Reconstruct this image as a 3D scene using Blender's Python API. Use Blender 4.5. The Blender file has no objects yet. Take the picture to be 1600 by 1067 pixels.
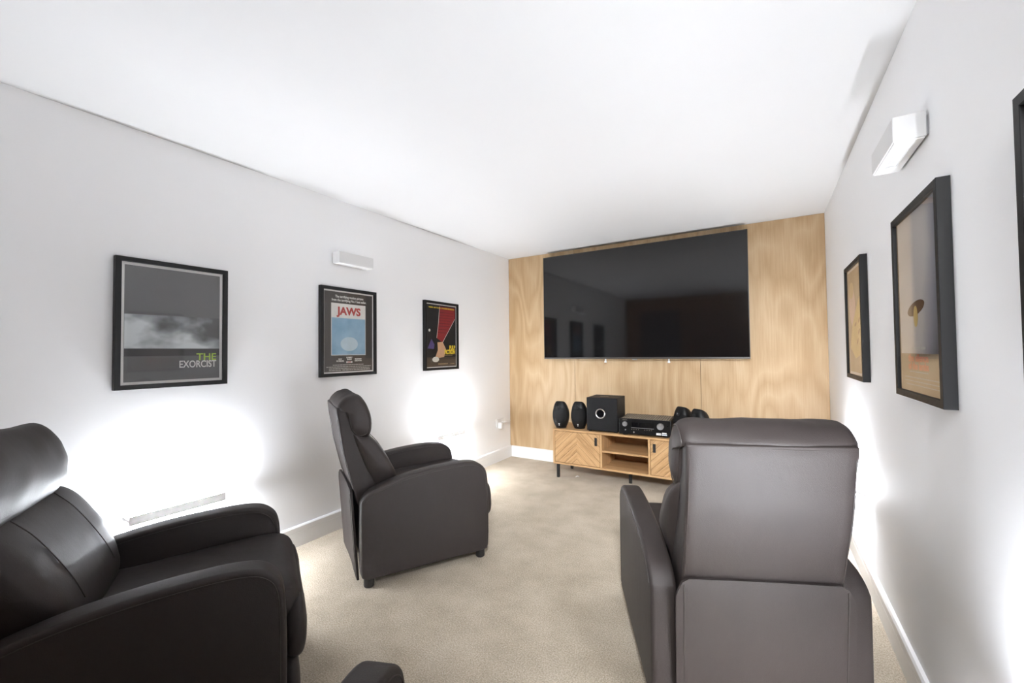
import bpy, bmesh, math, random
from mathutils import Vector, Matrix, noise
random.seed(7)
S = bpy.context.scene
COL = S.collection
PI = math.pi
W, H, YB = 2.986, 2.3, -5.0          # room: x 0..W, y YB..0 (screen wall), z 0..H

# ------------------------------------------------------------------ materials
def new_mat(name):
    m = bpy.data.materials.new(name); m.use_nodes = True
    nt = m.node_tree
    b = nt.nodes['Principled BSDF']
    return m, nt, b

def nd(nt, kind, **kw):
    n = nt.nodes.new(kind)
    for k, v in kw.items():
        setattr(n, k, v)
    return n

def math_n(nt, op, a, b=None, c=None):
    n = nt.nodes.new('ShaderNodeMath'); n.operation = op
    for i, v in enumerate((a, b, c)):
        if v is None: continue
        if isinstance(v, (int, float)): n.inputs[i].default_value = v
        else: nt.links.new(v, n.inputs[i])
    return n.outputs[0]

def ramp(nt, fac, stops):
    n = nt.nodes.new('ShaderNodeValToRGB')
    e = n.color_ramp.elements
    while len(e) < len(stops): e.new(0.5)
    for el, (p, c) in zip(e, stops):
        el.position = p; el.color = (*c, 1)
    nt.links.new(fac, n.inputs[0])
    return n.outputs[0]

def bump(nt, b, height, strength, dist):
    n = nt.nodes.new('ShaderNodeBump')
    n.inputs['Strength'].default_value = strength
    n.inputs['Distance'].default_value = dist
    nt.links.new(height, n.inputs['Height'])
    nt.links.new(n.outputs[0], b.inputs['Normal'])

def objco(nt, scale=(1, 1, 1), out='Object'):
    t = nt.nodes.new('ShaderNodeTexCoord')
    m = nt.nodes.new('ShaderNodeMapping')
    m.inputs['Scale'].default_value = scale
    nt.links.new(t.outputs[out], m.inputs['Vector'])
    return m.outputs[0]

def noise_n(nt, vec, scale, detail=3, rough=.5):
    n = nt.nodes.new('ShaderNodeTexNoise')
    n.inputs['Scale'].default_value = scale
    n.inputs['Detail'].default_value = detail
    n.inputs['Roughness'].default_value = rough
    nt.links.new(vec, n.inputs['Vector'])
    return n.outputs[0]

def plain(name, col, rough=.5, metal=0., spec=.5, bumpy=0.):
    m, nt, b = new_mat(name)
    b.inputs['Base Color'].default_value = (*col, 1)
    b.inputs['Roughness'].default_value = rough
    b.inputs['Metallic'].default_value = metal
    b.inputs['Specular IOR Level'].default_value = spec
    v = noise_n(nt, objco(nt), 60, 2)
    r = math_n(nt, 'MULTIPLY_ADD', v, .12, rough - .06)
    nt.links.new(r, b.inputs['Roughness'])
    if bumpy:
        bump(nt, b, noise_n(nt, objco(nt), 220, 3), bumpy, .001)
    return m

def wall_paint(name, col):
    m, nt, b = new_mat(name)
    v = noise_n(nt, objco(nt), 1.3, 3)
    c = ramp(nt, v, [(.3, tuple(x * .985 for x in col)), (.7, col)])
    nt.links.new(c, b.inputs['Base Color'])
    b.inputs['Roughness'].default_value = .75
    b.inputs['Specular IOR Level'].default_value = .25
    bump(nt, b, noise_n(nt, objco(nt), 260, 3), .05, .001)
    return m

def carpet_mat():
    m, nt, b = new_mat('beige_carpet')
    co = objco(nt)
    fine = noise_n(nt, co, 420, 2, .7)
    mid = noise_n(nt, co, 170, 3, .65)
    big = noise_n(nt, co, 4.5, 4, .6)
    f = math_n(nt, 'MULTIPLY_ADD', mid, .55, math_n(nt, 'MULTIPLY', fine, .45))
    f = math_n(nt, 'MULTIPLY_ADD', math_n(nt, 'SUBTRACT', big, .5), .22, f)
    c = ramp(nt, f, [(.36, (.25, .20, .138)), (.5, (.455, .385, .29)), (.64, (.68, .60, .485))])
    nt.links.new(c, b.inputs['Base Color'])
    b.inputs['Roughness'].default_value = .95
    b.inputs['Specular IOR Level'].default_value = .1
    b.inputs['Sheen Weight'].default_value = .15
    h = math_n(nt, 'MULTIPLY_ADD', mid, 1.0, math_n(nt, 'MULTIPLY', fine, .6))
    h = math_n(nt, 'MULTIPLY_ADD', big, .8, h)
    bump(nt, b, h, .8, .006)
    return m

def ply_mat(name, seed, c0, c1, c2):
    m, nt, b = new_mat(name)
    t = nt.nodes.new('ShaderNodeTexCoord')
    mp = nt.nodes.new('ShaderNodeMapping')
    mp.inputs['Location'].default_value = (seed * 3.1, seed * 1.7, seed * 2.3)
    mp.inputs['Scale'].default_value = (1, 1, .26)
    nt.links.new(t.outputs['Object'], mp.inputs['Vector'])
    base = noise_n(nt, mp.outputs[0], 2.2, 2, .45)
    rings = math_n(nt, 'PINGPONG', math_n(nt, 'MULTIPLY', base, 11), .5)
    rings = math_n(nt, 'MULTIPLY', rings, 2)
    mp2 = nt.nodes.new('ShaderNodeMapping'); mp2.inputs['Scale'].default_value = (1, 1, .03)
    nt.links.new(t.outputs['Object'], mp2.inputs['Vector'])
    fib = noise_n(nt, mp2.outputs[0], 95, 4, .65)
    blotch = noise_n(nt, mp.outputs[0], 1.4, 4, .6)
    f = math_n(nt, 'MULTIPLY_ADD', rings, .13, math_n(nt, 'MULTIPLY', fib, .32))
    f = math_n(nt, 'MULTIPLY_ADD', blotch, .50, f)
    c = ramp(nt, f, [(.36, c0), (.58, c1), (.80, c2)])
    nt.links.new(c, b.inputs['Base Color'])
    b.inputs['Roughness'].default_value = .5
    b.inputs['Specular IOR Level'].default_value = .35
    bump(nt, b, fib, .06, .001)
    return m

def oak_mat(name, axis=0, chevron=False, tone=1.0):
    """oak; grain along axis (0 = x, 2 = z), or planks in an inverted V."""
    m, nt, b = new_mat(name)
    t = nt.nodes.new('ShaderNodeTexCoord')
    c0, c1, c2 = [tuple(x * tone for x in c) for c in ((.30, .17, .075), (.475, .292, .142), (.60, .395, .21))]
    if chevron:
        s = nt.nodes.new('ShaderNodeSeparateXYZ'); nt.links.new(t.outputs['Object'], s.inputs[0])
        ax = math_n(nt, 'ABSOLUTE', s.outputs[0])
        across = math_n(nt, 'ADD', s.outputs[2], math_n(nt, 'MULTIPLY', ax, .95))
        along = math_n(nt, 'SUBTRACT', ax, math_n(nt, 'MULTIPLY', s.outputs[2], .95))
        pl = math_n(nt, 'DIVIDE', math_n(nt, 'ADD', across, 2.03), .069)
        cell = math_n(nt, 'FLOOR', pl)
        side = math_n(nt, 'SIGN', s.outputs[0])
        fr = math_n(nt, 'FRACT', pl)
        edge = math_n(nt, 'MINIMUM', fr, math_n(nt, 'SUBTRACT', 1, fr))
        groove = math_n(nt, 'GREATER_THAN', edge, .022)
        cv = nt.nodes.new('ShaderNodeCombineXYZ')
        nt.links.new(math_n(nt, 'MULTIPLY', along, .10), cv.inputs[0])
        nt.links.new(across, cv.inputs[1])
        nt.links.new(math_n(nt, 'MULTIPLY_ADD', cell, 1.7, math_n(nt, 'MULTIPLY', side, 5)), cv.inputs[2])
        fib = noise_n(nt, cv.outputs[0], 55, 4, .7)
        wide = noise_n(nt, cv.outputs[0], 14, 2, .5)
        f = math_n(nt, 'MULTIPLY_ADD', fib, .6, math_n(nt, 'MULTIPLY', wide, .4))
        c = ramp(nt, f, [(.34, c0), (.5, c1), (.68, c2)])
        mx = nt.nodes.new('ShaderNodeMix'); mx.data_type = 'RGBA'
        mx.inputs[6].default_value = (.10, .055, .025, 1)
        nt.links.new(groove, mx.inputs[0]); nt.links.new(c, mx.inputs[7])
        nt.links.new(mx.outputs[2], b.inputs['Base Color'])
        bump(nt, b, groove, .5, .001)
    else:
        mp = nt.nodes.new('ShaderNodeMapping')
        sc = [1, 1, 1]; sc[axis] = .07
        mp.inputs['Scale'].default_value = sc
        nt.links.new(t.outputs['Object'], mp.inputs['Vector'])
        fib = noise_n(nt, mp.outputs[0], 60, 4, .7)
        wide = noise_n(nt, mp.outputs[0], 12, 2, .5)
        f = math_n(nt, 'MULTIPLY_ADD', fib, .6, math_n(nt, 'MULTIPLY', wide, .4))
        c = ramp(nt, f, [(.34, c0), (.5, c1), (.68, c2)])
        nt.links.new(c, b.inputs['Base Color'])
        bump(nt, b, fib, .08, .001)
    b.inputs['Roughness'].default_value = .5
    b.inputs['Specular IOR Level'].default_value = .3
    return m

def leather_mat(name, col, rough=.44):
    m, nt, b = new_mat(name)
    co = objco(nt)
    v = nt.nodes.new('ShaderNodeTexVoronoi'); v.inputs['Scale'].default_value = 420
    nt.links.new(co, v.inputs['Vector'])
    fold = noise_n(nt, objco(nt, (1, 1, .6)), 9, 4, .55)
    h = math_n(nt, 'MULTIPLY_ADD', fold, 3.0, math_n(nt, 'MULTIPLY', v.outputs[0], .35))
    bump(nt, b, h, .22, .004)
    c = ramp(nt, fold, [(.3, tuple(x * .92 for x in col)), (.7, tuple(x * 1.08 for x in col))])
    nt.links.new(c, b.inputs['Base Color'])
    b.inputs['Roughness'].default_value = rough
    b.inputs['Specular IOR Level'].default_value = .40
    return m

def glass_mat():
    m, nt, b = new_mat('picture_glass')
    out = nt.nodes['Material Output']
    fr = nt.nodes.new('ShaderNodeFresnel'); fr.inputs[0].default_value = 1.5
    tr = nt.nodes.new('ShaderNodeBsdfTransparent')
    gl = nt.nodes.new('ShaderNodeBsdfGlossy'); gl.inputs['Roughness'].default_value = .04
    mx = nt.nodes.new('ShaderNodeMixShader')
    geo = nt.nodes.new('ShaderNodeNewGeometry')
    nt.links.new(math_n(nt, 'MULTIPLY', math_n(nt, 'MULTIPLY', fr.outputs[0], 1.3), math_n(nt, 'SUBTRACT', 1, geo.outputs['Backfacing'])), mx.inputs[0])
    nt.links.new(tr.outputs[0], mx.inputs[1]); nt.links.new(gl.outputs[0], mx.inputs[2])
    nt.links.new(mx.outputs[0], out.inputs['Surface'])
    nt.nodes.remove(b)
    return m

def glow_mat(name, strength, col=(.95, .99, 1.06)):
    m, nt, b = new_mat(name)
    b.inputs['Base Color'].default_value = (.9, .9, .9, 1)
    b.inputs['Emission Color'].default_value = (*col, 1)
    b.inputs['Emission Strength'].default_value = strength
    return m

M = dict(
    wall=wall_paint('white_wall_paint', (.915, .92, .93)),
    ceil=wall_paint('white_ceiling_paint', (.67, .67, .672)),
    trim=plain('white_gloss_trim', (.82, .82, .82), .35),
    carpet=carpet_mat(),
    back=plain('brown_timber_wall', (.20, .105, .05), .6),
    backdoor=plain('dark_brown_door', (.05, .032, .022), .5),
    ply1=ply_mat('birch_plywood_left', 1, (.40, .265, .135), (.545, .40, .245), (.63, .495, .325)),
    ply2=ply_mat('birch_plywood_middle', 2, (.41, .27, .14), (.56, .41, .25), (.64, .50, .325)),
    ply3=ply_mat('birch_plywood_right', 4, (.41, .275, .145), (.555, .41, .255), (.64, .505, .34)),
    leather=leather_mat('dark_brown_leather', (.024, .0183, .0172), .57),
    seam=plain('brown_stitched_piping', (.028, .021, .019), .5),
    blackfab=plain('black_lining_cloth', (.012, .012, .012), .8),
    foot=plain('black_plastic_foot', (.012, .012, .013), .4),
    frame=plain('black_wood_frame', (.008, .008, .0085), .5, spec=.25, bumpy=.1),
    matw=plain('white_poster_border', (.78, .77, .75), .7),
    glass=glass_mat(),
    tvscreen=None, tvbezel=plain('black_tv_bezel', (.012, .012, .013), .35),
    silver=plain('brushed_silver', (.55, .54, .53), .3, 1.0),
    steel=plain('grey_steel', (.35, .35, .36), .4, .9),
    chin=plain('dark_grey_metal', (.12, .115, .11), .35, .9),
    blackm=plain('matte_black_metal', (.014, .014, .015), .45),
    spk=plain('black_speaker_body', (.006, .006, .0065), .42, spec=.25),
    spkg=plain('black_speaker_grille', (.008, .008, .0085), .75, spec=.2, bumpy=.4),
    sub=plain('charcoal_subwoofer_veneer', (.007, .0073, .0082), .55, spec=.2, bumpy=.1),
    sub2=plain('charcoal_subwoofer_wrap', (.016, .016, .0165), .6, spec=.25, bumpy=.25),
    avr=plain('black_receiver_panel', (.005, .005, .0055), .3, spec=.25),
    avrtop=plain('black_receiver_lid', (.022, .020, .018), .5, spec=.25),
    vent=plain('grey_vent_slots', (.22, .195, .16), .5),
    lcd=plain('black_display_window', (.004, .004, .005), .08),
    emblem=plain('white_emblem', (.75, .75, .75), .5),
    sticker=plain('pale_sticker', (.62, .70, .80), .5),
    white=plain('white_plastic', (.80, .80, .80), .4),
    fixture=plain('white_plaster_fixture', (.74, .74, .74), .6),
    frost=plain('frosted_diffuser', (.70, .70, .70), .5),
    glow_up=glow_mat('lit_led_diffuser_up', 350), glow_dn=glow_mat('lit_led_diffuser_down', 220),
    glow_up2=glow_mat('lit_led_diffuser_up_dim', 390), glow_dn2=glow_mat('lit_led_diffuser_down_dim', 420),
    oak=oak_mat('oak_grain_along', 0), oakz=oak_mat('oak_grain_upright', 2),
    oakin=oak_mat('oak_inside', 0, tone=.8),
    chev=oak_mat('oak_chevron_door', chevron=True),
)
m, nt, b = new_mat('glossy_black_screen')
b.inputs['Base Color'].default_value = (.004, .004, .0045, 1)
b.inputs['Roughness'].default_value = .06
b.inputs['Specular IOR Level'].default_value = .62
nt.links.new(math_n(nt, 'MULTIPLY_ADD', noise_n(nt, objco(nt), 500, 2), .02, .055), b.inputs['Roughness'])
M['tvscreen'] = m
m, nt, b = new_mat('opal_lamp_plate')
b.inputs['Base Color'].default_value = (.78, .78, .78, 1); b.inputs['Roughness'].default_value = .5
tl = nt.nodes.new('ShaderNodeBsdfTranslucent'); tl.inputs[0].default_value = (.8, .8, .8, 1)
mx = nt.nodes.new('ShaderNodeMixShader'); mx.inputs[0].default_value = .11
nt.links.new(b.outputs[0], mx.inputs[1]); nt.links.new(tl.outputs[0], mx.inputs[2])
nt.links.new(mx.outputs[0], nt.nodes['Material Output'].inputs['Surface'])
M['opal'] = m

# ------------------------------------------------------------------ mesh helpers
def link(name, bm, mat, parent=None, smooth=False, loc=None, rot=None):
    me = bpy.data.meshes.new(name)
    bmesh.ops.recalc_face_normals(bm, faces=bm.faces)
    bm.to_mesh(me); bm.free()
    if isinstance(mat, (list, tuple)):
        for k in mat: me.materials.append(k)
    else:
        me.materials.append(mat)
    if smooth:
        for p in me.polygons: p.use_smooth = len(p.vertices) <= 4      # flat caps stay flat
        me.set_sharp_from_angle(angle=math.radians(38))
    o = bpy.data.objects.new(name, me); COL.objects.link(o)
    if parent is not None: o.parent = parent
    if loc is not None: o.location = loc
    if rot is not None: o.rotation_euler = rot
    return o

def box(bm, x0, x1, y0, y1, z0, z1, bev=0., seg=2):
    vs = [bm.verts.new((x, y, z)) for x in (x0, x1) for y in (y0, y1) for z in (z0, z1)]
    f = [(0, 1, 3, 2), (4, 6, 7, 5), (0, 4, 5, 1), (2, 3, 7, 6), (0, 2, 6, 4), (1, 5, 7, 3)]
    fs = [bm.faces.new([vs[i] for i in q]) for q in f]
    if bev:
        es = list({e for q in fs for e in q.edges})
        bmesh.ops.bevel(bm, geom=es, offset=bev, segments=seg, profile=.5, affect='EDGES')

def cyl(bm, p0, p1, r0, r1=None, n=24, cap=True):
    r1 = r0 if r1 is None else r1
    p0, p1 = Vector(p0), Vector(p1)
    d = (p1 - p0).normalized()
    a = d.orthogonal().normalized(); c = d.cross(a)
    A = [bm.verts.new(p0 + (a * math.cos(t) + c * math.sin(t)) * r0) for t in [2 * PI * i / n for i in range(n)]]
    B = [bm.verts.new(p1 + (a * math.cos(t) + c * math.sin(t)) * r1) for t in [2 * PI * i / n for i in range(n)]]
    for i in range(n):
        bm.faces.new((A[i], A[(i + 1) % n], B[(i + 1) % n], B[i]))
    if cap:
        bm.faces.new(A[::-1]); bm.faces.new(B)

def lathe(bm, prof, n=28, axis='z', centre=(0, 0, 0)):
    """prof: (radius, height) list, revolved about an axis through centre."""
    rings = []
    cx, cy, cz = centre
    for r, h in prof:
        ring = []
        for i in range(n):
            t = 2 * PI * i / n
            u, v = r * math.cos(t), r * math.sin(t)
            p = (cx + u, cy + v, cz + h) if axis == 'z' else (cx + u, cy + h, cz + v)
            ring.append(bm.verts.new(p))
        rings.append(ring)
    for a, c in zip(rings, rings[1:]):
        for i in range(n):
            bm.faces.new((a[i], a[(i + 1) % n], c[(i + 1) % n], c[i]))
    bm.faces.new(rings[0][::-1]); bm.faces.new(rings[-1])

def tube(bm, pts, r, n=8):
    pts = [Vector(p) for p in pts]
    rings = []
    up = None
    for i, p in enumerate(pts):
        d = (pts[min(i + 1, len(pts) - 1)] - pts[max(i - 1, 0)]).normalized()
        if up is None: up = d.orthogonal().normalized()
        a = (up - d * up.dot(d)).normalized(); up = a
        c = d.cross(a)
        rings.append([bm.verts.new(p + (a * math.cos(t) + c * math.sin(t)) * r) for t in [2 * PI * k / n for k in range(n)]])
    for A, B in zip(rings, rings[1:]):
        for k in range(n):
            bm.faces.new((A[k], A[(k + 1) % n], B[(k + 1) % n], B[k]))
    bm.faces.new(rings[0][::-1]); bm.faces.new(rings[-1])

def catmull(P, closed, n):
    """resample through the points"""
    P = [Vector(p) for p in P]
    N = len(P); out = []
    for i in range(N if closed else N - 1):
        if closed: p0, p1, p2, p3 = P[i - 1], P[i], P[(i + 1) % N], P[(i + 2) % N]
        else: p0, p1, p2, p3 = P[max(i - 1, 0)], P[i], P[i + 1], P[min(i + 2, N - 1)]
        for k in range(n):
            t = k / n
            out.append(.5 * ((2 * p1) + (p2 - p0) * t + (2 * p0 - 5 * p1 + 4 * p2 - p3) * t * t + (3 * p1 - p0 - 3 * p2 + p3) * t ** 3))
    if not closed: out.append(P[-1])
    return out

def area2(P):
    return sum(P[i].x * P[(i + 1) % len(P)].y - P[(i + 1) % len(P)].x * P[i].y for i in range(len(P)))

def inset_poly(P, d):
    sgn = 1 if area2(P) > 0 else -1
    out = []
    N = len(P)
    for i in range(N):
        a = (P[i] - P[i - 1]); c = (P[(i + 1) % N] - P[i])
        a = a.normalized() if a.length > 1e-9 else c.normalized()
        c = c.normalized() if c.length > 1e-9 else a
        na = Vector((-a.y, a.x)) * sgn; nc = Vector((-c.y, c.x)) * sgn
        n = (na + nc)
        if n.length < 1e-6: n = na
        n.normalize()
        k = max(.5, n.dot(na))
        out.append(P[i] + n * (d / k))
    return out

def loft(bm, P, stations):
    """P: closed (y,z) outline; stations: (x, inset, scale) from left to right."""
    P = [Vector(p) for p in P]
    c = sum(P, Vector((0, 0))) / len(P)
    rings = []
    for x, ins, sc in stations:
        Q = inset_poly(P, ins) if ins else P
        rings.append([bm.verts.new((x, c.x + (q.x - c.x) * sc, c.y + (q.y - c.y) * sc)) for q in Q])
    for A, B in zip(rings, rings[1:]):
        for i in range(len(P)):
            bm.faces.new((A[i], A[(i + 1) % len(P)], B[(i + 1) % len(P)], B[i]))
    bm.faces.new(rings[0][::-1]); bm.faces.new(rings[-1])

def hard_stations(x0, x1, r):
    a = [(r * (1 - math.cos(t)), r * (1 - math.sin(t))) for t in (0, .4, .8, 1.2, PI / 2)]
    return [(x0 + u, v, 1) for u, v in a] + [(x1 - u, v, 1) for u, v in a[::-1]]

def pillow_stations(hw, n=22, p=5., q=2.6, x0=0.):
    out = []
    for i in range(n + 1):
        t = -1 + 2 * i / n
        t = math.sin(t * PI / 2)
        t = math.copysign(abs(t) ** .8, t)
        s = (1 - min(abs(t), .9995) ** p) ** (1 / q)
        out.append((x0 + hw * t, 0, max(s, .08)))
    return out

def wrinkle(bm, amp, freq, aniso=(1, 1, 1), seed=0.):
    bm.normal_update()
    mv = [(v, v.normal.copy()) for v in bm.verts]
    for v, n in mv:
        q = Vector((v.co.x * aniso[0], v.co.y * aniso[1], v.co.z * aniso[2])) * freq + Vector((seed, seed * .7, -seed))
        v.co += n * amp * (noise.noise(q) + .5 * noise.noise(q * 2.3))

def thing(name, label, cat, loc=(0, 0, 0), rz=0., group=None):
    o = bpy.data.objects.new(name, None); COL.objects.link(o)
    o.empty_display_size = .1
    o.location = loc; o.rotation_euler = (0, 0, rz)
    return tag(o, label, cat, group)

def tag(o, label, cat, group=None):
    o['label'] = label; o['category'] = cat
    if group: o['group'] = group
    return o

def struct(name, bm, mat, smooth=False):
    o = link(name, bm, mat, None, smooth); o['kind'] = 'structure'
    return o

def copy_tree(o, parent=None):
    c = o.copy(); COL.objects.link(c)
    if parent is not None: c.parent = parent
    for ch in list(o.children):
        copy_tree(ch, c)
    return c

def text(name, body, size, mat, parent, x, y, z, align='CENTER', width=None, bold=0., depth=.0006, shear=0., space=1.):
    """lettering that faces -y, centred on (x, z); optional total width."""
    cu = bpy.data.curves.new(name, 'FONT')
    cu.body = body; cu.size = size; cu.align_x = align; cu.align_y = 'CENTER'
    cu.extrude = depth / 2; cu.offset = bold; cu.shear = shear; cu.space_character = space
    cu.resolution_u = 4
    t = bpy.data.objects.new(name + '_tmp', cu); COL.objects.link(t)
    dg = bpy.context.evaluated_depsgraph_get()
    me = bpy.data.meshes.new_from_object(t.evaluated_get(dg))
    bpy.data.objects.remove(t); bpy.data.curves.remove(cu)
    xs = [v.co.x for v in me.vertices]
    k = 1.
    if width: k = width / (max(xs) - min(xs))
    for v in me.vertices:
        v.co = Vector((x + v.co.x * k, y - v.co.z, z + v.co.y))
    me.materials.clear(); me.materials.append(mat)
    o = bpy.data.objects.new(name, me); COL.objects.link(o); o.parent = parent
    return o

def poly(name, pts, y, mat, parent, thick=.0006):
    """a flat printed shape in the x-z plane facing -y"""
    bm = bmesh.new()
    A = [bm.verts.new((p[0], y, p[1])) for p in pts]
    B = [bm.verts.new((p[0], y + thick, p[1])) for p in pts]
    bm.faces.new(A); bm.faces.new(B[::-1])
    for i in range(len(pts)):
        bm.faces.new((A[i], B[i], B[(i + 1) % len(pts)], A[(i + 1) % len(pts)]))
    return link(name, bm, mat, parent)

def rect(x0, x1, z0, z1): return [(x0, z0), (x1, z0), (x1, z1), (x0, z1)]
def ellipse(cx, cz, rx, rz, rot=0., n=28):
    out = []
    for i in range(n):
        t = 2 * PI * i / n
        u, v = rx * math.cos(t), rz * math.sin(t)
        out.append((cx + u * math.cos(rot) - v * math.sin(rot), cz + u * math.sin(rot) + v * math.cos(rot)))
    return out

# ------------------------------------------------------------------ the room
def slab(name, mat, *a):
    bm = bmesh.new(); box(bm, *a); return struct(name, bm, mat)
T = .12
slab('floor', M['carpet'], -T, W + T, YB - T, T, -T, 0)
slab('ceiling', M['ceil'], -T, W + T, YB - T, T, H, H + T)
slab('wall_left', M['wall'], -T, 0, YB - T, T, 0, H)
slab('wall_right', M['wall'], W, W + T, YB - T, T, 0, H)
slab('wall_front', M['back'], 0, W, .018, T, 0, H)
slab('wall_back', M['back'], 0, W, YB - T, YB, 0, H)
bm = bmesh.new(); box(bm, .30, 1.10, YB, YB + .03, 0, 2.02, .004)
struct('door_1', bm, M['backdoor'])
# birch plywood sheets on the screen wall, with a hairline seam between them and screw heads
SK = .1286
for i, (x0, x1, k) in enumerate(((.001, .8175, 'ply1'), (.8205, 2.0475, 'ply2'), (2.0505, W - .001, 'ply3'))):
    bm = bmesh.new(); box(bm, x0, x1, 0, .018, SK, H - .001, .001, 1)
    struct('trim_%d' % (i + 1), bm, M[k])
# skirting boards: board, bevelled top edge and a fine bead line
def skirting(name, p0, p1, inward):
    p0, p1, inward = Vector(p0), Vector(p1), Vector(inward)
    prof = [(0, 0), (.018, 0), (.018, .088), (.0165, .089), (.0165, .0905), (.018, .0915), (.018, SK - .008), (.012, SK), (0, SK)]
    bm = bmesh.new()
    R = [[bm.verts.new(p + inward * d + Vector((0, 0, z))) for d, z in prof] for p in (p0, p1)]
    for i in range(len(prof)):
        j = (i + 1) % len(prof)
        bm.faces.new((R[0][i], R[0][j], R[1][j], R[1][i]))
    bm.faces.new(R[0][::-1]); bm.faces.new(R[1])
    return struct(name, bm, M['trim'])
skirting('baseboard_left', (0, YB, 0), (0, 0, 0), (1, 0, 0))
skirting('baseboard_right', (W, YB, 0), (W, 0, 0), (-1, 0, 0))
skirting('baseboard_front', (.018, .018, 0), (W - .018, .018, 0), (0, -1, 0))

# ------------------------------------------------------------------ television
TX = 1.4785
tv = thing('television', 'huge flat black television mounted on the plywood wall', 'television', (TX, 0, 1.131))
tw, th = .971, 1.102
bm = bmesh.new(); box(bm, -tw + .02, tw - .02, -.088, -.062, .02, th - .02, .006)
box(bm, -.62, .62, -.065, -.045, .12, .75, .008)
link('back_cover', bm, M['tvbezel'], tv)
bm = bmesh.new()
for a in ((-tw, tw, th - .006, th), (-tw, -tw + .006, .017, th - .006), (tw - .006, tw, .017, th - .006)):
    box(bm, a[0], a[1], -.1, -.07, a[2], a[3], .001, 1)
link('bezel', bm, M['tvbezel'], tv)
bm = bmesh.new(); box(bm, -tw + .006, tw - .006, -.097, -.075, .017, th - .006)
link('screen', bm, M['tvscreen'], tv)
bm = bmesh.new(); box(bm, -tw, tw, -.101, -.07, 0, .017, .002)
link('chin_strip', bm, M['chin'], tv)['label'] = 'thin silver strip along the bottom edge'
bm = bmesh.new(); box(bm, -.022, .022, -.099, -.08, -.010, .001, .002)
link('sensor_tab', bm, M['silver'], tv)
for x in (-.293, .313):
    bm = bmesh.new()
    box(bm, x - .007, x + .007, -.082, -.076, -.035, .012, .002); box(bm, x - .011, x + .011, -.088, -.074, -.038, -.022, .003)
    link('bracket_tab', bm, M['white'], tv)
bm = bmesh.new()
for x in (-.45, .45): box(bm, x - .03, x + .03, -.046, 0, .08, .82, .003)
box(bm, -.55, .55, -.012, 0, .2, .26, .002); box(bm, -.55, .55, -.012, 0, .62, .68, .002)
link('wall_mount', bm, M['blackm'], tv)

# ------------------------------------------------------------------ media cabinet
cab = thing('media_cabinet', 'low oak media cabinet with chevron doors on black legs', 'cabinet', (1.48, -.29, 0))
hw, yf, yb_, z0, z1 = .692, -.20, .20, .135, .470
t_ = .018
bm = bmesh.new()
box(bm, -hw, hw, yf, yb_, z1 - t_, z1, .002)
link('top_board', bm, M['oak'], cab)
bm = bmesh.new(); box(bm, -hw, hw, yf, yb_, z0, z0 + t_, .002)
link('bottom_board', bm, M['oak'], cab)
for x in (-hw, hw - t_):
    bm = bmesh.new(); box(bm, x, x + t_, yf, yb_, z0 + t_, z1 - t_, .001, 1)
    link('side_panel', bm, M['oakz'], cab)
for x in (-.222, .204):
    bm = bmesh.new(); box(bm, x, x + t_, yf + .001, yb_ - .006, z0 + t_, z1 - t_, .001, 1)
    link('divider', bm, M['oakz'], cab)
bm = bmesh.new(); box(bm, -.204, .204, yf + .012, yb_ - .006, .292, .308, .001, 1)
link('shelf', bm, M['oak'], cab)
bm = bmesh.new(); box(bm, -hw + t_, hw - t_, yb_ - .006, yb_, z0 + t_, z1 - t_)
link('back_board', bm, M['oakin'], cab)
for sx in (-1, 1):
    cx = sx * .448
    bm = bmesh.new(); box(bm, -.2225, .2225, -.009, .009, -.1465, .1465, .0015, 1)
    d = link('door', bm, M['chev'], cab, loc=(cx, yf + .011, (z0 + z1) / 2))
    bm = bmesh.new()
    hx = -sx * .190
    box(bm, hx - .012, hx + .012, -.021, -.017, .045, .118, .0015, 1)
    for hz in (.055, .108): box(bm, hx - .004, hx + .004, -.018, -.008, hz - .004, hz + .004)
    link('handle', bm, M['blackm'], d)
for x, y in ((-.655, -.165), (.655, -.165), (-.655, .165), (.655, .165), (0, -.02)):
    bm = bmesh.new(); box(bm, x - .0125, x + .0125, y - .0125, y + .0125, 0, z0, .002, 1)
    box(bm, x - .03, x + .03, y - .03, y + .03, z0 - .004, z0 + .0005)
    link('leg', bm, M['blackm'], cab)

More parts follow.
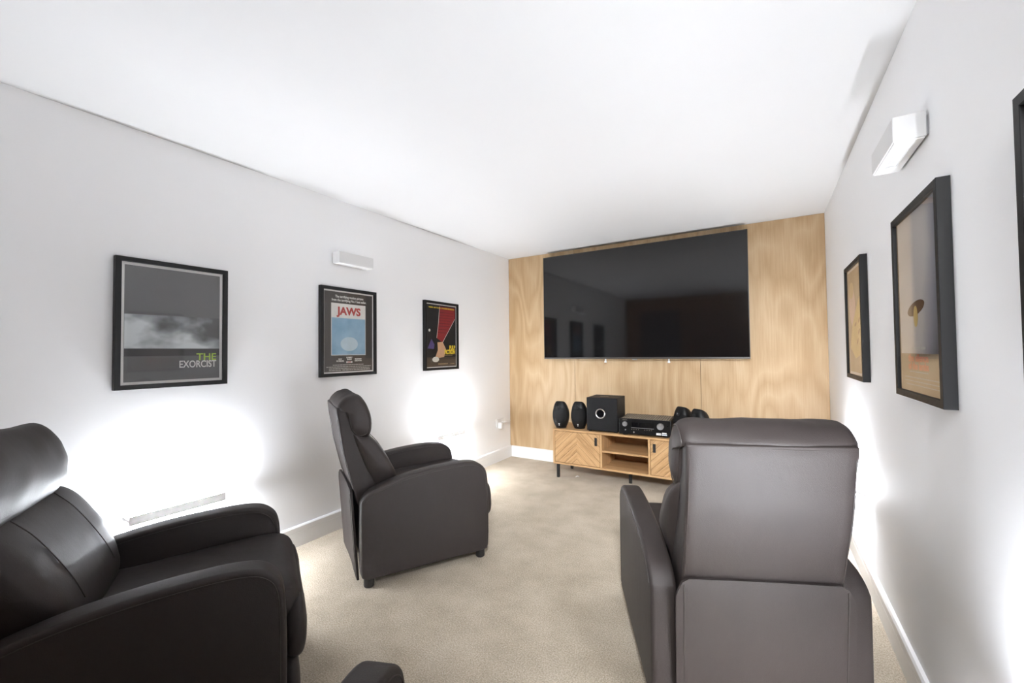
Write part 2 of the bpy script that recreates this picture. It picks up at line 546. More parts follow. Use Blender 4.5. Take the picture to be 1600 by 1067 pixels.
# ------------------------------------------------------------------ little egg speakers
def make_speaker():
    t = thing('satellite_speaker', '', 'speaker')
    bm = bmesh.new()
    prof = []
    for i in range(25):                                            # barrel: narrow foot, wide waist, cut top
        u = i / 24
        z = .012 + .225 * u
        hwid = .050 + .029 * math.sin(PI * min(1, u)) ** .8
        prof.append((z, hwid))
    rings = []
    n = 32
    for z, a in prof:
        ring = []
        u = (z - .012) / .225
        dep = a * (1.0 - .12 * u)
        for k in range(n):
            th_ = 2 * PI * k / n
            cx_, sy_ = math.cos(th_), math.sin(th_)
            e = .72
            px = a * math.copysign(abs(cx_) ** e, cx_)
            py = dep * math.copysign(abs(sy_) ** e, sy_)
            zz = z + (-.018 * (py / dep) * u if u > .75 else 0)
            ring.append(bm.verts.new((px, py, zz)))
        rings.append(ring)
    top = [bm.verts.new((v.co.x * .9, v.co.y * .9, v.co.z + .005)) for v in rings[-1]]
    rings.append(top)
    for A, B in zip(rings, rings[1:]):
        for k in range(n): bm.faces.new((A[k], A[(k + 1) % n], B[(k + 1) % n], B[k]))
    bm.faces.new(rings[0][::-1]); bm.faces.new(rings[-1])
    link('cabinet_body', bm, M['spk'], t, True)
    # grille: follows the front, egg shaped
    bm = bmesh.new()
    nz, nx = 22, 12
    def fr(u, s):
        z = .062 + .165 * u
        uu = (z - .012) / .225
        a = .050 + .029 * math.sin(PI * min(1, uu)) ** .8
        dep = a * (1.0 - .12 * uu)
        w = a * .86 * (1 - abs(2 * u - 1) ** 4) ** .5 + .0005
        x = s * w
        y = -dep * (1 - min(.999, abs(x / a)) ** (2 / .72)) ** (.72 / 2) - .003
        return (x, y, z + (.018 * uu if uu > .9 else 0) * 0)
    G = [[bm.verts.new(fr(i / nz, -1 + 2 * j / nx)) for j in range(nx + 1)] for i in range(nz + 1)]
    for i in range(nz):
        for j in range(nx): bm.faces.new((G[i][j], G[i][j + 1], G[i + 1][j + 1], G[i + 1][j]))
    link('grille', bm, M['spkg'], t, True)
    bm = bmesh.new(); lathe(bm, [(.021, 0), (.021, -.003), (.017, -.005), (.012, -.004), (.006, -.006), (.001, -.0065)], 20, 'y', (0, -.0775, .205))
    link('tweeter', bm, M['spk'], t, True)
    bm = bmesh.new()
    vs = [bm.verts.new(p) for p in ((-.008, -.069, .049), (.008, -.069, .049), (.0, -.067, .036))]
    bm.faces.new(vs); vs2 = [bm.verts.new((v.co.x, v.co.y + .006, v.co.z)) for v in vs]
    bm.faces.new(vs2[::-1])
    for k in range(3): bm.faces.new((vs[k], vs2[k], vs2[(k + 1) % 3], vs[(k + 1) % 3]))
    box(bm, -.0022, .0022, -.067, -.061, .027, .038)
    link('emblem', bm, M['emblem'], t)
    bm = bmesh.new(); lathe(bm, [(.050, 0), (.052, .003), (.052, .010), (.044, .014)], 28)
    link('base', bm, M['spk'], t, True)
    return t
sp = make_speaker()
for i, (x, y, rz, lab) in enumerate((
        (.838, -.405, 8, 'small black egg shaped speaker at the left end of the cabinet'),
        (1.012, -.360, 8, 'small black egg shaped speaker touching the left side of the subwoofer'),
        (1.945, -.31, -24, 'small black speaker just right of the receiver, half hidden by the recliner'),
        (2.085, -.40, -28, 'rightmost small black speaker, only its top above the recliner back'))):
    o = sp if i == 0 else copy_tree(sp)
    o.location = (x, y, .470); o.rotation_euler = (0, 0, math.radians(rz)); o['label'] = lab
    o['group'] = 'small speakers on the media cabinet'

# ------------------------------------------------------------------ subwoofer
sub = thing('subwoofer', 'large charcoal cube subwoofer with round port on the cabinet', 'speaker', (1.264, -.312, .470), math.radians(2))
bm = bmesh.new(); box(bm, -.142, .142, -.128, .135, .012, .312, .003)
link('cabinet_body', bm, M['sub2'], sub)
bm = bmesh.new(); box(bm, -.143, .143, -.147, -.1275, .011, .313, .003)
link('front_panel', bm, M['sub'], sub)
bm = bmesh.new()
lathe(bm, [(.0455, -.1475), (.046, -.152), (.043, -.1545), (.038, -.151), (.033, -.150)], 40, 'y', (-.012, 0, .168))
link('port_ring', bm, M['silver'], sub, True)['label'] = 'chrome ring around the port'
bm = bmesh.new(); lathe(bm, [(.0385, -.1478), (.036, -.1512), (.02, -.1507), (.001, -.1505)], 40, 'y', (-.012, 0, .168))
link('port', bm, M['lcd'], sub, True)
bm = bmesh.new(); box(bm, -.05, .03, -.05, -.01, .3118, .3135, .0005, 1)
link('control_plate', bm, M['avr'], sub)
for x in (-.12, .12):
    for y in (-.115, .115):
        bm = bmesh.new(); cyl(bm, (x, y, 0), (x, y, .013), .015, .017, 16)
        link('foot', bm, M['foot'], sub)

# ------------------------------------------------------------------ receiver
av = thing('receiver', 'black home cinema receiver with two round dials on the cabinet', 'amplifier', (1.640, -.30, .470), math.radians(4))
bm = bmesh.new(); box(bm, -.212, .212, -.158, .16, .016, .142, .003)
link('casing', bm, M['avrtop'], av)
bm = bmesh.new(); box(bm, -.217, .217, -.172, -.157, .012, .146, .004)
link('front_panel', bm, M['avr'], av)
bm = bmesh.new()
for r in range(2):
    for i in range(20):
        x = -.19 + i * .02
        box(bm, x - .0062, x + .0062, -.135 + r * .14, -.012 + r * .14, .1415, .1450)
link('top_vents', bm, M['vent'], av)
bm = bmesh.new(); box(bm, -.105, .075, -.1735, -.171, .075, .118, .001, 1)
link('display', bm, M['lcd'], av)
bm = bmesh.new(); box(bm, -.110, .080, -.1745, -.171, .068, .072, .001, 1)
link('trim_line', bm, M['steel'], av)
for x, z, r in ((-.163, .100, .0215), (.133, .096, .0285)):
    bm = bmesh.new()
    lathe(bm, [(r * .92, -.171), (r, -.173), (r, -.186), (r * .93, -.189), (r * .8, -.1885), (.001, -.188)], 32, 'y', (x, 0, z))
    k = link('dial', bm, M['steel'], av, True)
    bm = bmesh.new(); box(bm, x - .0012, x + .0012, -.1898, -.188, z + r * .45, z + r * .85)
    link('dial_mark', bm, M['emblem'], k)
for i in range(8):
    x = -.105 + i * .0185 + (.035 if i > 3 else 0)
    bm = bmesh.new(); cyl(bm, (x, -.171, .056), (x, -.1755, .056), .003, n=10)
    link('button', bm, M['vent'], av)
bm = bmesh.new(); cyl(bm, (-.088, -.171, .032), (-.088, -.178, .032), .0065, n=16)
link('headphone_jack', bm, M['silver'], av)
bm = bmesh.new(); cyl(bm, (-.160, -.171, .048), (-.160, -.176, .048), .006, n=16)
link('power_button', bm, M['steel'], av)
for x, z, w_, h_, k in ((.118, .036, .040, .006, 'emblem'), (.163, .040, .036, .010, 'emblem'), (.118, .026, .040, .009, 'emblem'), (.163, .026, .042, .010, 'sticker')):
    bm = bmesh.new(); box(bm, x - w_ / 2, x + w_ / 2, -.1729, -.1718, z - h_ / 2, z + h_ / 2)
    link('sticker', bm, M[k], av)
text('maker_lettering', 'DENON', .011, M['vent'], av, -.165, -.1724, .134)
for x in (-.17, .17):
    for y in (-.13, .12):
        bm = bmesh.new(); cyl(bm, (x, y, 0), (x, y, .017), .022, .024, 20)
        link('foot', bm, M['foot'], av)

# ------------------------------------------------------------------ wall lights
def upper_light(label, loc, rz):
    t = thing('wall_lamp', label, 'wall light', loc, rz, 'unlit box wall lights')     # local: back on y = 0, faces -y
    bm = bmesh.new()
    L, D, Z = .144, .082, .08
    box(bm, -L, L, -D, -.006, 0.004, Z, .0015, 1)
    link('housing', bm, M['fixture'], t)
    bm = bmesh.new(); box(bm, -L + .012, L - .012, -.006, 0, .012, Z - .012)
    link('wall_plate', bm, M['steel'], t)
    bm = bmesh.new()                                               # bottom frame around the diffuser
    a0, a1, b0, b1 = -L + .004, L - .004, -D + .004, -.010
    c0, c1, d0, d1 = -.075, .075, -.060, -.030
    for q in ((a0, c0, b0, b1), (c1, a1, b0, b1), (c0, c1, b0, d0), (c0, c1, d1, b1)):
        box(bm, q[0], q[1], q[2], q[3], 0, .0045)
    link('bottom_frame', bm, M['trim'], t)
    bm = bmesh.new(); box(bm, c0, c1, d0, d1, .002, .0046)
    link('diffuser', bm, M['frost'], t)
upper_light('white box wall light above the red-titled poster on the left wall', (0, -2.183, 1.838), PI / 2)
upper_light('white box wall light on the right wall above the poster with the orange title', (W, -2.296, 1.838), -PI / 2)

def low_light(label, loc, rz, k=''):
    t = thing('wall_lamp', label, 'wall light', loc, rz, 'lit low wall lights')
    bm = bmesh.new()
    L, D, Z = .198, .075, .042
    box(bm, -L, L, -D, -D + .004, 0, Z, .001, 1)
    link('front_plate', bm, M['opal'], t)
    for x in (-L, L - .004):
        bm = bmesh.new(); box(bm, x, x + .004, -D + .004, 0, .015, Z - .014)
        link('end_bracket', bm, M['fixture'], t)
    bm = bmesh.new(); box(bm, -L + .004, L - .004, -.012, 0, .004, Z - .004)
    link('wall_plate', bm, M['fixture'], t)
    bm = bmesh.new(); box(bm, -L + .012, L - .012, -.058, -.028, .035, .041)
    link('lamp_strip', bm, M['glow_up' + k], t)['label'] = 'glowing LED strip facing up'
    bm = bmesh.new(); box(bm, -L + .012, L - .012, -.058, -.028, .002, .008)
    link('lower_strip', bm, M['glow_dn' + k], t)['label'] = 'glowing LED strip facing down'
low_light('lit low wall light glowing above the arm of the recliner at far left', (0, -3.215, .437), PI / 2, '2')
low_light('lit low wall light behind the far left recliner, near the power socket', (0, -1.135, .432), PI / 2)
low_light('lit low wall light on the right wall, in front of the back-turned recliner', (W, -1.12, .435), -PI / 2)
low_light('lit low wall light on the right wall beside the camera, glow at bottom right', (W, -3.215, .435), -PI / 2, '2')

# ------------------------------------------------------------------ power socket and plug-in charger
so = thing('power_socket', 'white double power socket low on the left wall by the plywood', 'socket', (0, -.225, .425), PI / 2)
bm = bmesh.new(); box(bm, -.073, .073, -.009, 0, -.043, .043, .003)
link('faceplate', bm, M['white'], so)
for x in (-.036, .036):
    bm = bmesh.new(); box(bm, x - .009, x + .009, -.012, -.008, .012, .028, .001, 1)
    link('switch', bm, M['trim'], so)
ch = thing('plug_adapter', 'white plug adapter hanging in the power socket on the left wall', 'plug', (.010, -.255, .425), PI / 2)
bm = bmesh.new(); box(bm, -.024, .024, -.048, 0, -.062, .006, .009, 3)
link('plug_body', bm, M['white'], ch, True)
bm = bmesh.new()
tube(bm, catmull([(0, -.03, .004), (.0, -.05, .018), (.03, -.07, .022), (.09, -.075, .018), (.13, -.07, .014)], False, 6), .004)
tube(bm, catmull([(0.01, -.02, .004), (.02, -.045, .006), (.06, -.06, .006), (.12, -.065, .004)], False, 6), .004)
link('cord', bm, M['white'], ch, True)

# scrap on the carpet
bm = bmesh.new()
tube(bm, catmull([(0, 0, .004), (.012, .006, .012), (.022, -.004, .018), (.03, .006, .008), (.024, .016, .005)], False, 5), .0035, 6)
o = link('plastic_scrap', bm, M['white'], None, True, loc=(.975, -.39, 0))
tag(o, 'tiny white plastic scrap lying on carpet below the cabinet', 'scrap')

# ------------------------------------------------------------------ framed posters
def pm(name, stops, vec_scale, seed=0., rough=.5, detail=3, grad=None):
    """printed paper: colours mixed by noise, or a left-right / up-down blend of inks"""
    m, nt, b = new_mat(name)
    t = nt.nodes.new('ShaderNodeTexCoord')
    mp = nt.nodes.new('ShaderNodeMapping'); mp.inputs['Scale'].default_value = vec_scale
    mp.inputs['Location'].default_value = (seed, seed * 2, seed * 3)
    nt.links.new(t.outputs['Object'], mp.inputs['Vector'])
    f = noise_n(nt, mp.outputs[0], 1., detail)
    if grad:
        s = nt.nodes.new('ShaderNodeSeparateXYZ'); nt.links.new(t.outputs['Object'], s.inputs[0])
        g = math_n(nt, 'ADD', math_n(nt, 'MULTIPLY', s.outputs[0], grad[0]), math_n(nt, 'MULTIPLY', s.outputs[2], grad[1]))
        g = math_n(nt, 'ADD', g, grad[2])
        f = math_n(nt, 'ADD', g, math_n(nt, 'MULTIPLY', math_n(nt, 'SUBTRACT', f, .5), grad[3]))
    c = ramp(nt, f, stops)
    nt.links.new(c, b.inputs['Base Color'])
    b.inputs['Roughness'].default_value = rough
    return m

PW, PH = .465, .622
def frame(label, loc, rz, border, paper, bw=.012, fw=.022):
    t = thing('framed_poster', label, 'picture', loc, rz, 'framed posters on the side walls')
    bm = bmesh.new()                                               # mitred frame, local: back y=0, front y=-.03
    a, c = PW / 2, PH / 2
    def ring(i, y): return [bm.verts.new(p) for p in ((-a + i, y, -c + i), (a - i, y, -c + i), (a - i, y, c - i), (-a + i, y, c - i))]
    R = [ring(0, -.001), ring(0, -.029), ring(.001, -.030), ring(fw - .001, -.030), ring(fw, -.029), ring(fw, -.001)]
    for A, B in zip(R, R[1:] + R[:1]):
        for k in range(4): bm.faces.new((A[k], A[(k + 1) % 4], B[(k + 1) % 4], B[k]))
    link('frame', bm, M['frame'], t)
    bm = bmesh.new(); box(bm, -a + fw, a - fw, -.016, -.004, -c + fw, c - fw)
    link('paper_border' if border else 'backing', bm, M['matw'] if border else M['frame'], t)
    i = fw + (bw if border else 0)
    pr = poly('print', rect(-a + i, a - i, -c + i, c - i), -.0167, paper, t)
    bm = bmesh.new(); box(bm, -a + fw, a - fw, -.0245, -.0225, -c + fw, c - fw)
    g = link('glass', bm, M['glass'], t)
    return t, pr
F = -.0174                                                         # printed shapes lie on the print
def ink(name, col, rough=.5): return pm(name, [(.3, tuple(x * .93 for x in col)), (.7, col)], (30, 30, 30), rough=rough)
I = dict(white=ink('white_ink', (.75, .75, .73)), green=ink('green_ink', (.42, .60, .07)), red=ink('red_ink', (.42, .045, .04)),
         blue=pm('blue_ink', [(.25, (.16, .33, .50)), (.75, (.34, .52, .66))], (9, 9, 9)), pale=ink('pale_blue_ink', (.50, .63, .70)),
         cream=ink('cream_ink', (.72, .70, .64)), dark=ink('dark_ink', (.012, .011, .012)), dkred=ink('dark_red_ink', (.27, .022, .025)),
         yellow=ink('yellow_ink', (.80, .60, .04)), skin=ink('peach_ink', (.60, .36, .22)), violet=ink('violet_ink', (.10, .07, .22)),
         gold=ink('gold_ink', (.80, .58, .20)), pink=ink('pink_ink', (.78, .52, .46)), orange=ink('orange_ink', (.66, .20, .10)),
         brown=ink('brown_ink', (.16, .075, .03)), grey=ink('grey_ink', (.42, .40, .38)), tan=ink('tan_ink', (.36, .25, .14)), mid=ink('mid_grey_ink', (.33, .35, .36)))

def bars(parent, rows, mat, name='print_line'):
    """rows of small unreadable print: words as little blocks"""
    rnd = random.Random(3)
    for x0, x1, z, h in rows:
        bm = bmesh.new()
        x = x0
        while x < x1 - .004:
            w_ = min(rnd.uniform(.008, .026), x1 - x)
            box(bm, x, x + w_, F - .0003, F + .0004, z - h / 2, z + h / 2)
            x += w_ + .0035
        link(name, bm, mat, parent)

# left wall, nearest the camera: grey sheet, misty pale band, green and white title
g1 = pm('grey_misty_print', [(.30, (.055, .056, .06)), (.47, (.085, .088, .092)), (.60, (.30, .33, .35)), (.72, (.62, .66, .68))], (6, 6, 9), 2.2, grad=(-.55, -1.1, .52, .9))
g0 = pm('charcoal_grey_print', [(.2, (.105, .105, .11)), (.8, (.125, .125, .13))], (5, 5, 5))  # sheet grey lightened to take in the reflection on its glass
LY = (-3.225, -2.198, -1.206)
p, pr = frame('framed poster with green and white title on dark grey, nearest on left wall', (0, LY[0], 1.366), PI / 2, True, g0, .013)
poly('misty_band', rect(-.1965, .1965, -.155, .045), F, g1, p)
poly('ground_band', rect(-.1965, .1965, -.155, -.118), F - .0004, ink('near_black_ink', (.03, .03, .032)), p)
text('title_word', 'THE', .050, I['green'], p, .182, F - .001, -.163, 'RIGHT', bold=.0008)
text('title_lettering', 'EXORCIST', .050, I['white'], p, .182, F - .001, -.200, 'RIGHT', width=.165, bold=.0008)

# left wall, middle: red title over a white and blue panel
p, pr = frame('framed poster with red title above a blue panel on the left wall', (0, LY[1], 1.366), PI / 2, True, ink('dark_umber_ink', (.055, .048, .045)), .010)
poly('white_panel', rect(-.148, .138, -.165, .200), F, I['white'], p)
poly('blue_panel', rect(-.144, .134, -.161, .098), F - .0005, I['blue'], p)
poly('pale_patch', ellipse(-.003, -.085, .072, .050), F - .0010, I['pale'], p)
text('title_lettering', 'JAWS', .075, I['red'], p, -.003, F - .001, .145, width=.20, bold=.003)
text('tagline_lettering', 'The terrifying motion picture', .024, I['white'], p, .0, F - .001, .247, width=.235, bold=.0006)
text('tagline_lettering', 'from the terrifying No.1 best seller.', .024, I['white'], p, .0, F - .001, .222, width=.290, bold=.0006)
for b_, x, z in (('ROY', -.078, -.192), ('SCHEIDER', -.078, -.205), ('ROBERT', -.003, -.182), ('SHAW', -.003, -.195), ('RICHARD', .072, -.192), ('DREYFUSS', .072, -.205)):
    text('name_lettering', b_, .0135, I['white'], p, x, F - .001, z, bold=.0005)
poly('small_badge', rect(-.028, .022, -.220, -.208), F - .0005, I['white'], p)
text('badge_lettering', 'JAWS', .012, I['red'], p, -.003, F - .0015, -.214, bold=.0005)
bars(p, [(-.135, .12, -.232, .006), (-.185, .185, -.245, .006), (-.165, .175, -.257, .006), (-.165, -.07, -.2685, .006), (-.06, .18, -.2685, .008)], I['grey'])

# left wall, by the screen: black sheet with red wedge, yellow title
p, pr = frame('framed black poster with red wedge and yellow title, closest to the plywood wall', (0, LY[2], 1.366), PI / 2, True, I['dark'], .008)
poly('red_panel', [(-.070, -.020), (.010, -.060), (.188, .165), (.188, .268), (-.030, .268), (-.045, .12)], F, I['dkred'], p)
tube_bm = bmesh.new()
for a, c in (((-.030, .268), (-.045, .12)), ((-.045, .12), (-.070, -.020)), ((.010, -.060), (.188, .165))):
    d = Vector((c[0] - a[0], 0, c[1] - a[1])); n_ = Vector((-d.z, 0, d.x)).normalized() * .0025
    q = [Vector((a[0], F - .0004, a[1])) + n_, Vector((c[0], F - .0004, c[1])) + n_, Vector((c[0], F - .0004, c[1])) - n_, Vector((a[0], F - .0004, a[1])) - n_]
    tube_bm.faces.new([tube_bm.verts.new(v) for v in q])
link('white_edging', tube_bm, I['cream'], p)
poly('peach_patch', [(-.095, -.205), (.03, -.195), (.055, -.12), (.01, -.055), (-.06, -.06), (-.055, -.13)], F - .0004, I['skin'], p)
poly('violet_patch', [(-.190, -.115), (-.110, -.120), (-.100, -.080), (-.140, -.03)], F - .0004, I['violet'], p)
poly('cream_patch', ellipse(-.085, -.215, .045, .024), F - .0006, I['cream'], p)
poly('pale_dot', ellipse(-.165, .047, .012, .012), F - .0004, I['cream'], p)
poly('floor_band', rect(-.200, .200, -.2805, -.195), F - .0002, ink('dark_brown_ink', (.06, .04, .028)), p)
text('title_lettering', 'PULP', .052, I['yellow'], p, .187, F - .0012, -.110, 'RIGHT', width=.085, bold=.003)
text('title_lettering', 'FICTION', .052, I['yellow'], p, .187, F - .0012, -.150, 'RIGHT', width=.150, bold=.003)
text('award_lettering', 'WINNER - BEST PICTURE - 1994 CANNES FILM FESTIVAL', .014, I['yellow'], p, 0, F - .0012, .254, width=.35, bold=.0008)
bars(p, [(-.05, .08, -.257, .012), (.12, .18, -.2575, .006), (.03, .15, -.180, .004)], I['tan'])
bars(p, [(-.035, .16, z, .003) for z in (.215, .19, .165)] + [(-.045, .13, z, .003) for z in (.14, .115, .09)] + [(-.05, .08, z, .003) for z in (.06, .03)], I['dark'])

# right wall, by the screen: tan sheet with pale pink and gold shapes
tan = pm('tan_print', [(.25, (.38, .27, .15)), (.75, (.50, .38, .23))], (14, 14, 4), 1.3)
RY = (-1.298, -2.353, -3.225)
p, pr = frame('small-looking framed tan and gold poster on right wall nearest the plywood', (W, RY[0], 1.358), -PI / 2, True, tan, .014)
poly('pink_patch', ellipse(-.085, .085, .085, .115, .25), F, I['pink'], p)
poly('gold_column', [(-.02, -.20), (.10, -.18), (.165, .02), (.12, .12), (.02, .06), (-.10, -.03), (-.17, -.14)], F - .0003, I['gold'], p)
poly('pale_gold_patch', ellipse(-.10, .17, .065, .045, .1), F - .0004, ink('pale_gold_ink', (.70, .50, .24)), p)
for k, (x, z, r_) in enumerate(((.09, -.06, .5), (.10, .0, .5), (.05, -.11, .6), (.0, -.02, .3))):
    poly('brown_mark', ellipse(x, z, .026, .008, r_), F - .0008, ink('rust_ink', (.42, .20, .07)), p)

# right wall, middle: pale to dark sheet, dark gold oval, orange title
face = pm('pale_to_slate_print', [(.12, (.74, .70, .65)), (.50, (.68, .63, .60)), (.66, (.36, .36, .40)), (.80, (.13, .13, .17)), (.95, (.03, .027, .03))], (5, 5, 3), 5.1, grad=(1.9, -.25, .46, .25))
p, pr = frame('large framed poster with orange title and small gold oval on right wall', (W, RY[1], 1.358), -PI / 2, False, face)
poly('tan_band', rect(-.2105, .2105, -.289, -.165), F, pm('tan_band_print', [(.2, (.30, .22, .13)), (.8, (.38, .29, .18))], (12, 12, 12)), p)
poly('brown_oval', ellipse(-.030, -.020, .085, .022, .12), F - .0003, I['brown'], p)
poly('gold_oval', ellipse(-.030, -.046, .020, .034, .0), F - .0008, I['gold'], p)
text('title_lettering', 'the silence', .034, I['orange'], p, -.02, F - .001, -.180, width=.20, bold=.001)
text('title_lettering', 'of the lambs', .034, I['orange'], p, -.02, F - .001, -.206, width=.20, bold=.001)
bars(p, [(-.09, .05, -.148, .008)], I['cream'])
bars(p, [(-.11, .07, -.224, .003), (-.17, .17, -.243, .003), (-.17, .17, -.255, .003), (-.15, .17, -.267, .003)], I['grey'])

# right wall, nearest the camera: only its black edge is in the picture
p, pr = frame('framed poster cut off by the right picture edge, only black frame showing', (W, RY[2], 1.358), -PI / 2, False,
              pm('dark_rust_print', [(.3, (.10, .04, .03)), (.7, (.22, .09, .05))], (8, 8, 8)))

# ------------------------------------------------------------------ recliners
def y2(l): return l - .36
def make_recliner():
    t = thing('recliner', '', 'recliner')
    # arms: side outline taken front to back, lofted across the arm's width with soft edges
    out = [(.030, .048), (.006, .060), (-.002, .092), (-.004, .25), (-.004, .42), (.004, .452), (.03, .482), (.072, .506), (.18, .539), (.292, .559), (.411, .571), (.535, .576), (.61, .572), (.655, .560),
           (.690, .533), (.708, .498), (.716, .44), (.719, .33), (.719, .193), (.717, .100), (.711, .064), (.690, .049), (.50, .048), (.25, .048)]
    pr_ = catmull([(y2(a), c) for a, c in out], False, 3)
    for s in (-1, 1):
        bm = bmesh.new()
        x0, x1 = sorted((s * .333, s * .249))
        loft(bm, pr_, hard_stations(x0, x1, .014))
        arm = link('arm', bm, M['leather'], t, True)
        ins = [q for q in inset_poly([Vector(q) for q in pr_], .018) if (q.y > .44 and q.x < .2) or (q.x >= .2 and q.y > .075)]
        for xx in (s * .3332, s * .2488):
            bm = bmesh.new(); tube(bm, [(xx, q.x, q.y) for q in ins], .0016, 6)
            link('stitched_seam', bm, M['seam'], arm, True)
        for y in (-.318, .318):
            bm = bmesh.new()
            lathe(bm, [(.022, 0), (.026, .004), (.027, .02), (.027, .052)], 20, centre=(s * .29, y, 0))
            link('leg', bm, M['foot'], t, True)
    # base box between the arms, lined black
    bm = bmesh.new(); box(bm, -.248, .248, -.33, .34, .075, .36, .004)
    link('base_frame', bm, M['blackfab'], t)
    # seat
    P = catmull([(-.30, .36), (-.30, .43), (-.10, .445), (.10, .457), (.28, .466), (.345, .462), (.385, .445), (.405, .40), (.405, .36), (.36, .33), (.0, .33)], True, 4)
    bm = bmesh.new(); loft(bm, P, pillow_stations(.262, 20, 14, 2.2)); wrinkle(bm, .0025, 9)
    link('seat_cushion', bm, M['leather'], t, True)
    # leg rest: padded upper flap and lower flap on the front
    P = catmull([(.355, .37), (.40, .405), (.418, .36), (.424, .29), (.414, .225), (.395, .205), (.36, .22), (.355, .30)], True, 4)
    bm = bmesh.new(); loft(bm, P, pillow_stations(.262, 18, 16, 2.4)); wrinkle(bm, .003, 10, seed=2)
    fr_ = link('footrest', bm, M['leather'], t, True)
    P = catmull([(.355, .195), (.392, .20), (.404, .13), (.398, .065), (.37, .05), (.355, .12)], True, 4)
    bm = bmesh.new(); loft(bm, P, pillow_stations(.25, 18, 18, 2.4)); wrinkle(bm, .002, 10, seed=5)
    link('lower_flap', bm, M['leather'], fr_, True)
    # back shell: boxy upholstered frame leaning back
    P = catmull([(-.470, .925), (-.4705, .919), (-.4695, .905), (-.466, .88), (-.456, .82), (-.441, .72), (-.413, .60), (-.386, .49), (-.360, .40), (-.31, .36), (-.24, .36), (-.245, .42), (-.272, .50), (-.345, .70), (-.412, .88), (-.430, .940), (-.435, .942), (-.463, .929)], True, 4)
    bm = bmesh.new(); loft(bm, P, [(-.240, .010, 1), (-.2393, .006, 1), (-.2375, .002, 1), (-.234, 0, 1)] + [(-.234 + .468 * i / 16, 0, 1) for i in range(1, 16)] + [(.234, 0, 1), (.2375, .002, 1), (.2393, .006, 1), (.240, .010, 1)])
    wrinkle(bm, .0022, 7, (1, 1, 1.6), 3)
    sh = link('back_shell', bm, M['leather'], t, True)
    rear = [(-.4685, .915), (-.4665, .89), (-.457, .82), (-.442, .72), (-.414, .60), (-.388, .495)]
    rr = catmull(rear, False, 6)
    for s in (-1, 1):
        bm = bmesh.new(); tube(bm, [(s * .232, q.x - .0005, q.y) for q in rr], .0015, 6)
        link('stitched_seam', bm, M['seam'], sh, True)
    bm = bmesh.new(); tube(bm, [(-.232 + .464 * i / 10, -.4688, .915) for i in range(11)], .0015, 6)
    link('stitched_seam', bm, M['seam'], sh, True)
    # back cushion (lumbar) and head cushion
    P = catmull([(-.40, .80), (-.35, .785), (-.295, .765), (-.255, .72), (-.213, .655), (-.172, .58), (-.148, .52), (-.142, .46), (-.17, .41), (-.26, .40), (-.30, .52), (-.36, .68)], True, 4)
    bm = bmesh.new(); loft(bm, P, pillow_stations(.274, 30, 13, 2.2))
    for v in bm.verts:
        if v.co.z < .60:
            k = max(0., min(1., (.60 - v.co.z) / .08)); v.co.x *= 1 - .10 * k
    wrinkle(bm, .0042, 10, (.5, 1, 1), 7)
    bc = link('back_cushion', bm, M['leather'], t, True)
    fr2 = catmull([(-.295, .768), (-.2535, .722), (-.211, .656), (-.170, .58), (-.146, .52)], False, 6)
    for s in (-1, 1):
        bm = bmesh.new(); tube(bm, [(s * .135, q.x + .001, q.y + .001) for q in fr2], .0016, 6)
        link('stitched_seam', bm, M['seam'], bc, True)
    P = catmull([(-.462, .925), (-.455, .952), (-.425, .982), (-.385, .994), (-.350, .984), (-.315, .935), (-.290, .865), (-.288, .80), (-.310, .757), (-.36, .752), (-.40, .80), (-.425, .90)], True, 4)
    bm = bmesh.new(); loft(bm, P, pillow_stations(.262, 30, 16, 2.2)); wrinkle(bm, .0058, 11, (.7, 1, 1), 11)
    hc = link('head_cushion', bm, M['leather'], t, True)
    cc = sum((Vector(q) for q in P), Vector((0, 0))) / len(P)
    for s in (-1, 1):
        bm = bmesh.new()
        tube(bm, [(s * .2475, cc.x + (q.x - cc.x) * .80, cc.y + (q.y - cc.y) * .80) for q in list(P) + [P[0]]], .0018, 6)
        link('stitched_seam', bm, M['seam'], hc, True)
    # rear flap below the shell: cloth panel with clipped corners hanging behind the frame
    bm = bmesh.new()
    edge = [(-.262, .030), (.262, .030), (.262, .440), (.236, .486), (.12, .492), (0, .493), (-.12, .492), (-.236, .486), (-.262, .440)]
    def yy(x, z): return -.372 - .030 * max(0., min(1., (z - .03) / .41)) + .002 * math.cos(x * 12)
    nx, nz = 26, 22
    front = {}
    grid = []
    for i in range(nx + 1):
        row = []
        x = -.262 + .524 * i / nx
        top = .493 if abs(x) <= .236 else .493 - (abs(x) - .236) / .026 * .053
        for j in range(nz + 1):
            z = .030 + (top - .030) * j / nz
            w_ = (.0025 if z < .42 else .0008) * noise.noise(Vector((x * 9, z * 4, 3.3))) * (1 if 0 < i < nx else .3)
            row.append((x, yy(x, z) + w_, z))
        grid.append(row)
    A = [[bm.verts.new(p_) for p_ in r_] for r_ in grid]
    B = [[bm.verts.new((p_[0], p_[1] + .012, p_[2])) for p_ in r_] for r_ in grid]
    for i in range(nx):
        for j in range(nz):
            bm.faces.new((A[i][j], A[i + 1][j], A[i + 1][j + 1], A[i][j + 1]))
            bm.faces.new((B[i][j], B[i][j + 1], B[i + 1][j + 1], B[i + 1][j]))
    for i in range(nx):
        bm.faces.new((A[i][0], B[i][0], B[i + 1][0], A[i + 1][0])); bm.faces.new((A[i][nz], A[i + 1][nz], B[i + 1][nz], B[i][nz]))
    for j in range(nz):
        bm.faces.new((A[0][j], A[0][j + 1], B[0][j + 1], B[0][j])); bm.faces.new((A[nx][j], B[nx][j], B[nx][j + 1], A[nx][j + 1]))
    fl = link('rear_flap', bm, M['leather'], t, True)
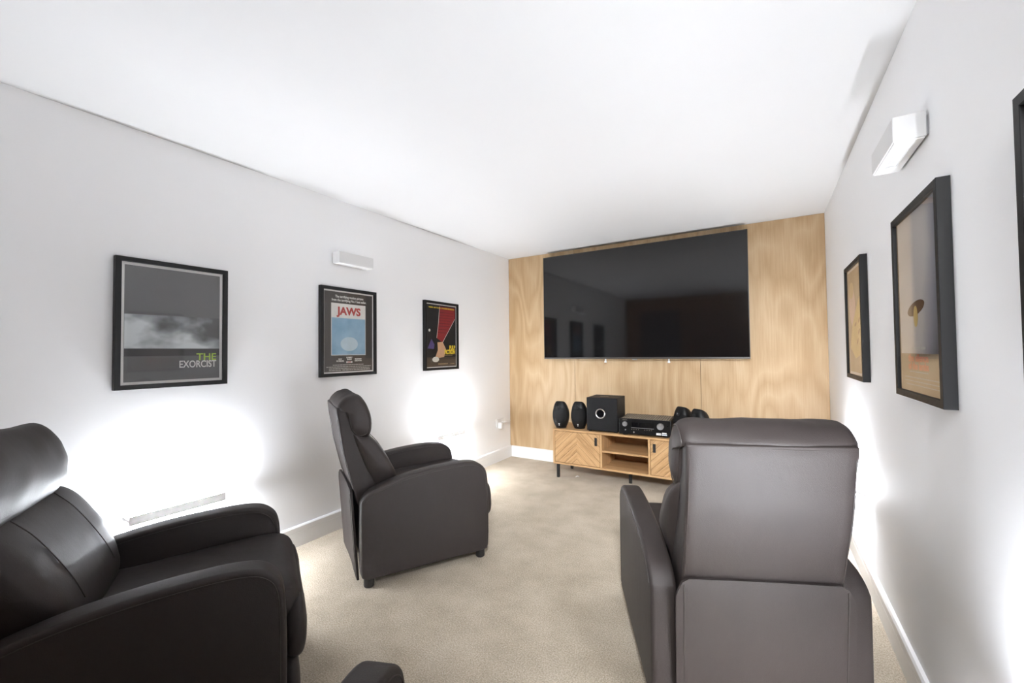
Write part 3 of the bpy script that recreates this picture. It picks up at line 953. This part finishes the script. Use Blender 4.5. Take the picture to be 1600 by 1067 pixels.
    for s in (-1, 1):
        bm = bmesh.new(); tube(bm, [(s * .238, yy(s * .238, z) - .001, z) for z in [.035 + .44 * i / 12 for i in range(13)]], .0015, 6)
        link('stitched_seam', bm, M['seam'], fl, True)
    return t

rec = make_recliner()
for i, (x, y, rz, lab) in enumerate((
        (.670, -2.229, -29.5, 'dark brown leather recliner standing side-on in front of the left wall, on its feet'),
        (2.370, -2.250, 24.6, 'dark brown leather recliner seen from behind, blocking the right part of the cabinet'),
        (.818, -3.543, -27.8, 'dark brown leather recliner at far left, cut off by the left picture edge'),
        (2.223, -3.679, 22.0, 'recliner of which only a rounded arm tip pokes in at the bottom edge'))):
    o = rec if i == 0 else copy_tree(rec)
    o.location = (x, y, 0); o.rotation_euler = (0, 0, math.radians(rz)); o['label'] = lab
    o['group'] = 'leather recliners'

# unseen fill lamp, added to brighten walls and carpet from behind the camera
la = bpy.data.lights.new('added_fill_lamp', 'AREA'); la.shape = 'RECTANGLE'; la.size = .36; la.size_y = .7; la.energy = 22; la.color = (.97, .99, 1.0); la.spread = math.radians(60)
lo = bpy.data.objects.new('added_fill_lamp', la); COL.objects.link(lo)
lo.location = (2.74, -4.52, 2.2)
lo.rotation_euler = (Vector((1.40, -.5, .45)) - lo.location).to_track_quat('-Z', 'Y').to_euler()

# ------------------------------------------------------------------ camera, world, output look
cam = bpy.data.cameras.new('camera'); co = bpy.data.objects.new('camera', cam); COL.objects.link(co)
f_px, yaw, pit, rol = 646.77, .548621, .024831, -.0109456
fwd = Vector((-math.sin(yaw) * math.cos(pit), math.cos(yaw) * math.cos(pit), math.sin(pit)))
rgt = Vector((math.cos(yaw), math.sin(yaw), 0)); up = rgt.cross(fwd)
r2 = math.cos(rol) * rgt + math.sin(rol) * up; u2 = -math.sin(rol) * rgt + math.cos(rol) * up
R = Matrix((r2, u2, -fwd)).transposed().to_4x4()
co.matrix_world = Matrix.Translation((2.5562, -4.1213, 1.2130)) @ R
cam.sensor_width = 36; cam.lens = 36 * f_px / 1600; cam.clip_start = .02
S.camera = co
w = bpy.data.worlds.new('world'); S.world = w; w.use_nodes = True
w.node_tree.nodes['Background'].inputs[0].default_value = (.8, .85, .9, 1)
w.node_tree.nodes['Background'].inputs[1].default_value = .2
S.view_settings.view_transform = 'Standard'; S.view_settings.look = 'None'
S.view_settings.gamma = 1; S.view_settings.use_curve_mapping = False
S.view_settings.exposure = 0.52
S.cycles.max_bounces = 12; S.cycles.diffuse_bounces = 8; S.cycles.glossy_bounces = 4; S.cycles.transparent_max_bounces = 12
S.cycles.use_denoising = True
S.cycles.sample_clamp_indirect = 8
